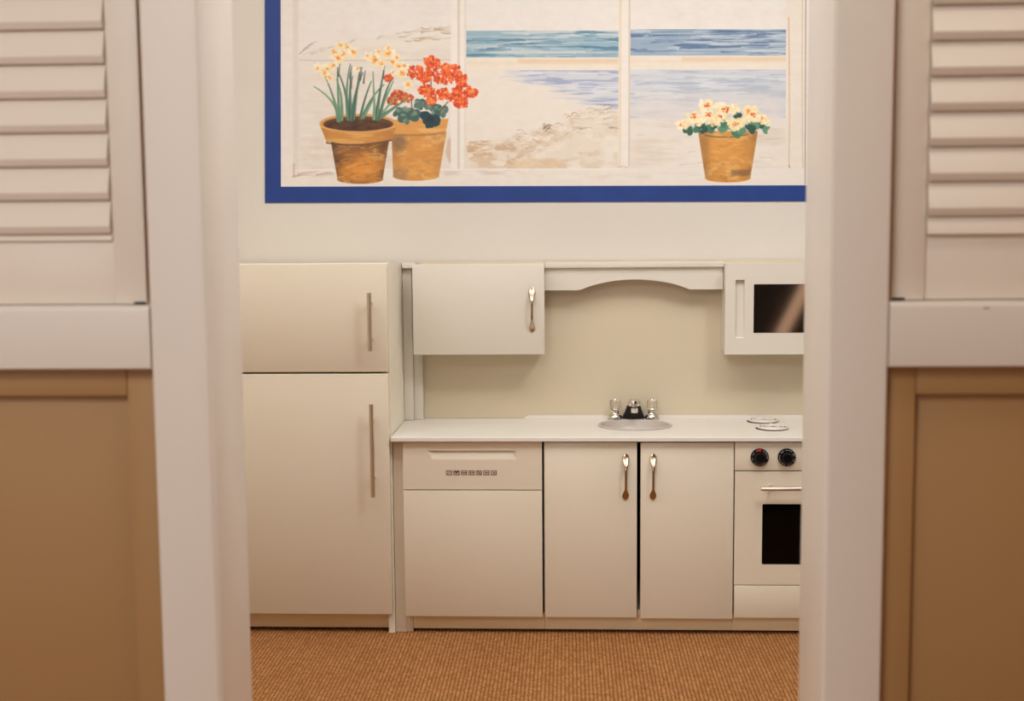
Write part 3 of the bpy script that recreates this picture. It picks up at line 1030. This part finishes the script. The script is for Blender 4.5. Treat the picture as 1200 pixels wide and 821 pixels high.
    for x0, x1, y0, y1 in ((549, 727.5, 66.5, 81), (741, 921, 64.5, 80.5)):
        m = rect(x0, x1, y0, y1, .7)
        put(m, (234, 222, 204))
        put(m * rect(x0 + 60, x1, y0 + 2, y0 + 7, 3), (226, 198, 164), .8)
        put(m * rect(x0, x1, y0 + 5, y0 + 8, 4), (230, 208, 178), .6)
    put(rect(921, 943.5, -60, 205, .7), (232, 220, 204))
    line_([(924, 20), (926, 120), (925, 196)], 1.2, .9, (206, 160, 118), .8)
    line_([(925, 194), (927, 200), (931, 206)], 1.0, .7, (150, 110, 80), .8)
    line_([(940, -50), (939, 90), (941, 205)], 1.2, 1.2, (202, 180, 156), .7)
    put(rect(943, 944.2, -60, 217, .8), (110, 92, 82), .7)  # edge shading put into the paint as a dark line
    put(rect(944.2, 971, -60, 217, .8), (232, 222, 210))
    put(rect(329, 351, -60, 217, .7), (232, 222, 212), .8)
    put(rect(344, 350.5, -60, 200, 2), (216, 202, 188), .5)
    put(rect(350, 351.5, 68, 197, .8), (226, 216, 208))
    put(rect(329, 943, 197, 217.5, 1), (232, 222, 210))
    put(rect(351, 731, 197, 198.4, 1), (238, 230, 222))
    put(rect(345, 640, 199, 206, 3) * np.clip((n3 - .45) * 4, 0, 1), (206, 182, 172), .5)
    for x, y in ((344, 206), (350, 203), (372, 204)):
        line_([(x, y), (x + 10, y - 3), (x + 22, y - 2)], 2, .5, (186, 144, 132), .6)
    put(rect(344, 346, 190, 206, 1.5), (190, 160, 140), .6)
    put(rect(560, 920, 204, 212, 5) * np.clip((n1 - .5) * 5, 0, 1), (216, 196, 178), .5)
    for x, y in ((727, 195.5), (731, 195), (735, 196)):
        line_([(x, y), (x + 2, y - .8), (x + 4, y)], .9, .6, (170, 158, 150), .7)
    # terracotta pots
    def pot(x0t, x1t, yt, x0b, x1b, yb, base, light, dark, seed, shade):
        cx = (x0b + x1b) / 2
        m = np.maximum(poly([(x0t, yt), (x1t, yt), (x1b, yb - 5), (x0b, yb - 5)]), ell(cx, yb - 5, (x1b - x0b) / 2, 5.5, 0, .1))
        m *= (VV > yt - 1)
        put(m, base)
        t = (UU - (x0t + x1t) / 2) / ((x1t - x0t) / 2)
        g = noise(18, 9, seed)
        put(m * np.clip((g - .48) * 5, 0, 1), light, .7)
        put(m * np.clip((noise(16, 8, seed + 1) - .55) * 7, 0, 1), (236, 196, 130), .5)
        put(m * np.clip(np.abs(t) * 1.6 - .75, 0, 1) * np.clip(noise(10, 12, seed + 2) * 2 - .2, 0, 1), dark, shade)
        put(m * np.clip((noise(12, 6, seed + 3) - .6) * 8, 0, 1), dark, .45 * shade + .1)
        return m
    # right-hand pot of the pair first, it stands behind
    m = pot(461, 526, 154, 463, 517, 210.5, (208, 144, 70), (222, 158, 82), (150, 104, 62), 81, .5)
    put(m * ell(470, 166, 9, 9, 0, .8), (128, 96, 70), .75)
    put(m * rect(462, 480, 196, 210, 8), (150, 118, 80), .5)
    r2 = poly([(459, 139), (528.5, 138), (525, 155), (462, 156)])
    put(r2, (216, 154, 78))
    put(r2 * np.clip((noise(24, 5, 85) - .5) * 6, 0, 1), (232, 178, 104), .8)
    line_([(465, 156.5), (494, 159), (524, 154)], 1.6, 2.2, (146, 106, 66), .55)
    # leaves and bloom of the red geranium
    def blob(cx, cy, r, c, g, a=1.0, n=6):
        for k in range(n):
            t = g.uniform(0, 6.28)
            dab(cx + r * .5 * math.cos(t), cy + r * .45 * math.sin(t), r * g.uniform(.45, .75), r * g.uniform(.4, .65), g.uniform(0, 3), .25, c, a)
    g = np.random.RandomState(12)
    for cx, cy, r in ((470, 131, 7), (480, 128, 9), (476, 136, 7), (488, 133, 8), (498, 122, 7), (507, 124, 7), (492, 120, 6), (515, 126, 6), (522, 130, 7), (512, 132, 6), (500, 133, 5), (478, 141, 4)):
        blob(cx, cy, r, (62, 96, 88) if g.rand() < .5 else (88, 118, 106), g)
        blob(cx - 1, cy - 1.5, r * .5, (128, 148, 126), g, .6, 3)
    for cx, cy, r in ((502, 137, 8), (510, 137, 8), (506, 142, 7), (513, 142, 5)):
        blob(cx, cy, r, (26, 62, 66), g)
    blob(507, 138, 4, (20, 44, 54), g)
    for p in ([(508, 92), (507, 104), (509, 122)], [(528, 118), (522, 124), (518, 130)], [(485, 112), (484, 122), (486, 130)]):
        line_(p, 1.3, 1.5, (96, 72, 58), .9)
    RED = [(226, 74, 22), (238, 96, 30), (204, 52, 18), (246, 122, 50), (216, 62, 14)]
    def bloom(pts, k, rmin=1.2, rmax=3.3, cols=RED):
        for i in range(int(k * 3.2)):
            c = pts[g.randint(len(pts))]
            t, q = g.uniform(0, 6.28), math.sqrt(g.rand())
            x, y = c[0] + c[2] * q * math.cos(t), c[1] + c[3] * q * math.sin(t)
            dab(x, y, g.uniform(rmin, rmax), g.uniform(rmin * .7, rmax * .7), g.uniform(0, 3), .3, cols[g.randint(len(cols))], g.uniform(.7, 1))
        for i in range(k):
            c = pts[g.randint(len(pts))]
            t, q = g.uniform(0, 6.28), math.sqrt(g.rand())
            x, y = c[0] + c[2] * q * math.cos(t), c[1] + c[3] * q * math.sin(t)
            dab(x, y, g.uniform(.5, 1.2), g.uniform(.4, .9), g.uniform(0, 3), .4, (248, 178, 98), g.uniform(.4, .85))
    bloom([(469, 112, 8, 7), (478, 113, 9, 5), (463, 117, 6, 4)], 40, cols=[(196, 84, 40), (212, 98, 44), (180, 66, 34)])
    bloom([(457, 91, 5, 3)], 7, cols=[(214, 76, 34)])
    bloom([(490, 84, 10, 7), (508, 72, 9, 6), (516, 80, 14, 9), (532, 82, 11, 8), (543, 92, 6, 7), (500, 88, 9, 7), (523, 92, 12, 5)], 120)
    bloom([(500, 104, 9, 6), (513, 109, 14, 7), (530, 110, 14, 7), (545, 106, 11, 9), (556, 108, 6, 4), (543, 119, 8, 6), (508, 117, 5, 4)], 120)
    # left pot
    m = pot(388, 459, 158, 397, 450.5, 214, (150, 96, 44), (196, 128, 58), (74, 48, 30), 91, .95)
    put(m * ell(428, 194, 22, 12, -.2, .9), (226, 148, 58), .8)
    put(m * rect(388, 462, 158, 170, 6), (92, 60, 34), .6)
    put(m * rect(397, 450, 196, 214, 8), (214, 134, 48), .35)
    for k in range(40):
        x, y = g.uniform(396, 446), g.uniform(168, 208)
        put(stroke([(x, y), (x + 5, y - g.uniform(-3, 4)), (x + g.uniform(7, 15), y + g.uniform(-5, 3))], 1.2, .4) * m, [(238, 186, 104), (120, 76, 40), (222, 152, 74)][g.randint(3)], g.uniform(.3, .7))
    rim = np.maximum(poly([(376, 145), (467, 145), (462, 162), (384, 165)]), ell(423, 160, 39, 8.5, 0, .1))
    put(rim, (200, 138, 66))
    put(rim * np.clip((noise(30, 5, 95) - .48) * 6, 0, 1), (224, 168, 92), .8)
    put(rim * np.clip((UU - 440) / 30, 0, 1), (164, 104, 50), .6)
    put(rim * np.clip((392 - UU) / 16, 0, 1), (170, 108, 50), .5)
    line_([(384, 166), (421, 172), (461, 163)], 2.0, 2.0, (92, 62, 36), .8)
    put(ell(421.5, 143.5, 46, 11.5, 0, .05), (214, 156, 84))
    put(ell(421.5, 144, 41.5, 9.2, 0, .06), (104, 66, 36))
    put(ell(421.5, 145.5, 38, 7.2, 0, .2) * np.clip(noise(8, 4, 97) * 2 - .3, 0, 1), (66, 38, 24), .9)
    line_([(377, 147), (421, 159), (466, 147)], 1.2, 1.2, (236, 186, 116), .7)
    # daffodil leaves and flowers
    LEAF = [(74, 116, 94), (96, 136, 108), (60, 98, 84), (120, 152, 118)]
    leaves = [[(399, 140), (397, 116), (369, 100)], [(398, 140), (396, 118), (382, 88)], [(400, 139), (397, 110), (397, 78)], [(402, 139), (404, 112), (396, 92)],
              [(410, 138), (405, 108), (412, 74)], [(412, 138), (408, 104), (398, 84)], [(413, 138), (411, 112), (413, 84)], [(414, 138), (417, 106), (427, 84)],
              [(416, 138), (419, 110), (424, 78)], [(424, 138), (428, 116), (437, 94)], [(426, 137), (436, 112), (452, 98)], [(427, 136), (436, 122), (442, 108)],
              [(442, 138), (440, 112), (439, 83)], [(443, 138), (446, 112), (452, 82)], [(444, 138), (452, 118), (463, 94)], [(446, 137), (456, 124), (466, 112)],
              [(445, 138), (463, 126), (480, 114)], [(447, 138), (452, 108), (461, 92)], [(440, 138), (441, 124), (440, 104)]]
    for p in leaves:
        line_(p, g.uniform(3.2, 5.2), 1.2, LEAF[g.randint(4)], .95)
        q = [(x + .8, y) for x, y in p]
        line_(q, 1.0, .4, (150, 176, 140), .6)
    for x, y in ((412, 82), (413, 94), (424, 84), (428, 88), (451, 82), (398, 80)):
        line_([(x, y + 8), (x + .5, y), (x + 2, y - 6)], 2.6, 1.0, (86, 84, 76), .75)
    PET = [(248, 232, 190), (250, 238, 206), (246, 222, 168), (240, 226, 186)]
    def daff(x, y, r):
        a0 = g.uniform(0, 6.28)
        for k in range(6):
            a = a0 + k * 6.28 / 6 + g.uniform(-.35, .35)
            q = r * g.uniform(.55, .95)
            dab(x + q * .8 * math.cos(a), y + q * .7 * math.sin(a), q * .75, r * g.uniform(.2, .36), a, .4, PET[g.randint(4)], g.uniform(.7, .95))
        for k in range(5):
            dab(x + g.uniform(-.35, .35) * r, y + g.uniform(-.35, .35) * r, r * g.uniform(.18, .42), r * g.uniform(.14, .32), g.uniform(0, 3), .4, [(246, 188, 108), (240, 162, 84), (250, 206, 132)][g.randint(3)], .8)
        dab(x + .5, y + .3, r * .2, r * .17, 0, .5, (228, 124, 58), .7)
    for x, y, r in ((374, 78, 6), (384, 79, 7), (381, 84, 6), (392, 76, 6), (388, 90, 5), (397, 67, 8), (404, 62, 6), (394, 60, 5), (415, 60, 7), (408, 54, 5),
                    (400, 52, 5), (420, 80, 4), (433, 66, 6), (441, 69, 9), (449, 74, 6), (456, 62, 8), (457, 55, 5), (445, 59, 5), (462, 71, 6), (467, 66, 5), (470, 76, 6), (473, 84, 7), (480, 98, 6), (476, 76, 5), (462, 84, 4)):
        daff(x, y, r)
    # lone pot
    m = pot(820, 889, 153, 828.5, 880.5, 213.5, (204, 138, 58), (218, 152, 74), (128, 92, 50), 101, .6)
    put(m * ell(852, 176, 24, 16, .3, 1.0), (226, 156, 70), .6)
    put(m * rect(858, 880, 199, 206, 3), (120, 84, 50), .7)
    put(m * rect(822, 832, 160, 206, 6), (150, 104, 52), .5)
    line_([(828, 158), (850, 163), (878, 157)], 2.2, 1.6, (112, 92, 60), .75)
    line_([(826, 154), (840, 152), (856, 160)], 1.5, 1.5, (206, 150, 90), .8)
    GR = [(46, 96, 72), (66, 120, 88), (36, 78, 66), (92, 142, 108)]
    for cx, cy, r in ((808, 153, 6), (819, 149, 6), (823, 146, 5), (833, 150, 6), (848, 149, 6), (850, 144, 5), (866, 136, 5), (864, 156, 6), (870, 153, 5), (880, 147, 6), (886, 145, 6), (882, 151, 5), (897, 150, 6), (892, 146, 5), (826, 152, 5), (838, 147, 4), (858, 147, 5)):
        blob(cx, cy, r, GR[g.randint(4)], g)
    CR = [(248, 232, 192), (246, 224, 166), (250, 238, 208), (244, 214, 150)]
    for x, y, r in ((830, 123, 9), (842, 124, 6), (851, 129, 10), (831, 134, 8), (814, 136, 8), (801, 146, 6.5), (806, 143, 5), (862, 127, 6), (845, 137, 7), (838, 142, 6), (863, 146, 8.5), (857, 141, 5), (880, 131, 9), (884, 135, 8), (895, 139, 7), (876, 140, 6), (899, 143, 5), (821, 142, 6)):
        for k in range(26):
            a, q = g.uniform(0, 6.28), math.sqrt(g.rand()) * .95
            dab(x + r * q * math.cos(a), y + r * .85 * q * math.sin(a), r * g.uniform(.22, .42), r * g.uniform(.16, .32), g.uniform(0, 3), .35, CR[g.randint(4)], .85)
        if r > 6.2:
            for k in range(9):
                dab(x + g.uniform(-.38, .38) * r, y - .1 * r + g.uniform(-.28, .28) * r, r * g.uniform(.1, .2), r * g.uniform(.07, .14), g.uniform(-.6, .6), .5, [(228, 100, 30), (242, 148, 56), (214, 84, 28)][g.randint(3)], .85)
    for k in range(60):
        x, y = g.uniform(828, 884), g.uniform(166, 208)
        line_([(x, y), (x + g.uniform(2, 7), y - g.uniform(-4, 5)), (x + g.uniform(4, 12), y + g.uniform(-4, 4))], g.uniform(1, 2.4), .5, [(232, 172, 92), (196, 128, 54), (224, 150, 64), (184, 126, 62)][g.randint(4)], g.uniform(.15, .5) if 830 < x < 870 else 0.0)
    for k in range(60):
        x, y = g.uniform(466, 506), g.uniform(160, 207)
        line_([(x, y), (x + g.uniform(2, 7), y - g.uniform(-4, 5)), (x + g.uniform(4, 11), y + g.uniform(-4, 4))], g.uniform(1, 2.4), .5, [(228, 168, 94), (196, 132, 62), (220, 150, 74), (176, 122, 70)][g.randint(4)], g.uniform(.15, .45))
    # brush grain over everything
    img[:] *= (1 + (noise(9, 5, 111) - .5) * 0.035)[..., None]
    return img, u, v

P_BL, P_TL, P_BR, P_TR = (-0.9372, 1.2519), (-0.9208, 1.8664), (0.7189, 1.2419), (0.7123, 1.8403)
def on_wall(u, v):
    """picture units to metres on the wall; the painter's outline is not quite square"""
    s = (u - 310.5) / (942.3 - 310.5)
    t = v / 236.6
    x = (P_TL[0] * (1 - s) + P_TR[0] * s) * (1 - t) + (P_BL[0] * (1 - s) + P_BR[0] * s) * t
    z = (P_TL[1] * (1 - s) + P_TR[1] * s) * (1 - t) + (P_BL[1] * (1 - s) + P_BR[1] * s) * t
    return x, z

mu = thing('mural', 'painted mural of a beach window with flower pots inside a blue border', 'painting', (0, 3.829, 1.25))
img, uu, vv = paint()
UU, VV = np.meshgrid(uu, vv)
X, Z = on_wall(UU, VV)
NV, NU = UU.shape
co = np.stack([X, np.full_like(X, 3.8275), Z], -1).reshape(-1, 3)
ii = np.arange(NV * NU).reshape(NV, NU)
quads = np.stack([ii[:-1, :-1], ii[1:, :-1], ii[1:, 1:], ii[:-1, 1:]], -1).reshape(-1, 4)
me = bpy.data.meshes.new('painted_view')
me.vertices.add(len(co))
me.vertices.foreach_set('co', co.ravel().astype(np.float32))
me.loops.add(quads.size)
me.loops.foreach_set('vertex_index', quads.ravel().astype(np.int32))
me.polygons.add(len(quads))
me.polygons.foreach_set('loop_start', np.arange(0, quads.size, 4, dtype=np.int32))
me.update(calc_edges=True)
ca = me.color_attributes.new('paint', 'FLOAT_COLOR', 'POINT')
c = np.clip(img, 0, 255).reshape(-1, 3) / 255
c = np.where(c <= 0.04045, c / 12.92, ((c + 0.055) / 1.055) ** 2.4)
ca.data.foreach_set('color', np.concatenate([c, np.ones((len(c), 1))], 1).ravel().astype(np.float32))
pm = bpy.data.materials.new('mural_paint')
pm.use_nodes = True
b = pm.node_tree.nodes['Principled BSDF']
an = pm.node_tree.nodes.new('ShaderNodeVertexColor')
an.layer_name = 'paint'
pm.node_tree.links.new(an.outputs['Color'], b.inputs['Base Color'])
b.inputs['Roughness'].default_value = 0.55
me.materials.append(pm)
pv = bpy.data.objects.new('painted_view', me)
COL.objects.link(pv)
pv.parent = mu
pv.matrix_parent_inverse = Matrix.Translation((0, -3.829, -1.25))

def border(u0, v0, u1, v1):
    bm = bmesh.new()
    pts = [on_wall(u0, v0), on_wall(u0, v1), on_wall(u1, v1), on_wall(u1, v0)]
    prism(bm, pts, 3.8268, 3.8292)
    return obj('blue_border', bm, 'blue', mu)
border(310.5, -80.0, 329.4, 236.6)
border(329.5, 217.6, 970.0, 236.6)
border(970.1, -80.0, 989.0, 236.6)
border(329.5, -80.0, 970.0, -60.1)
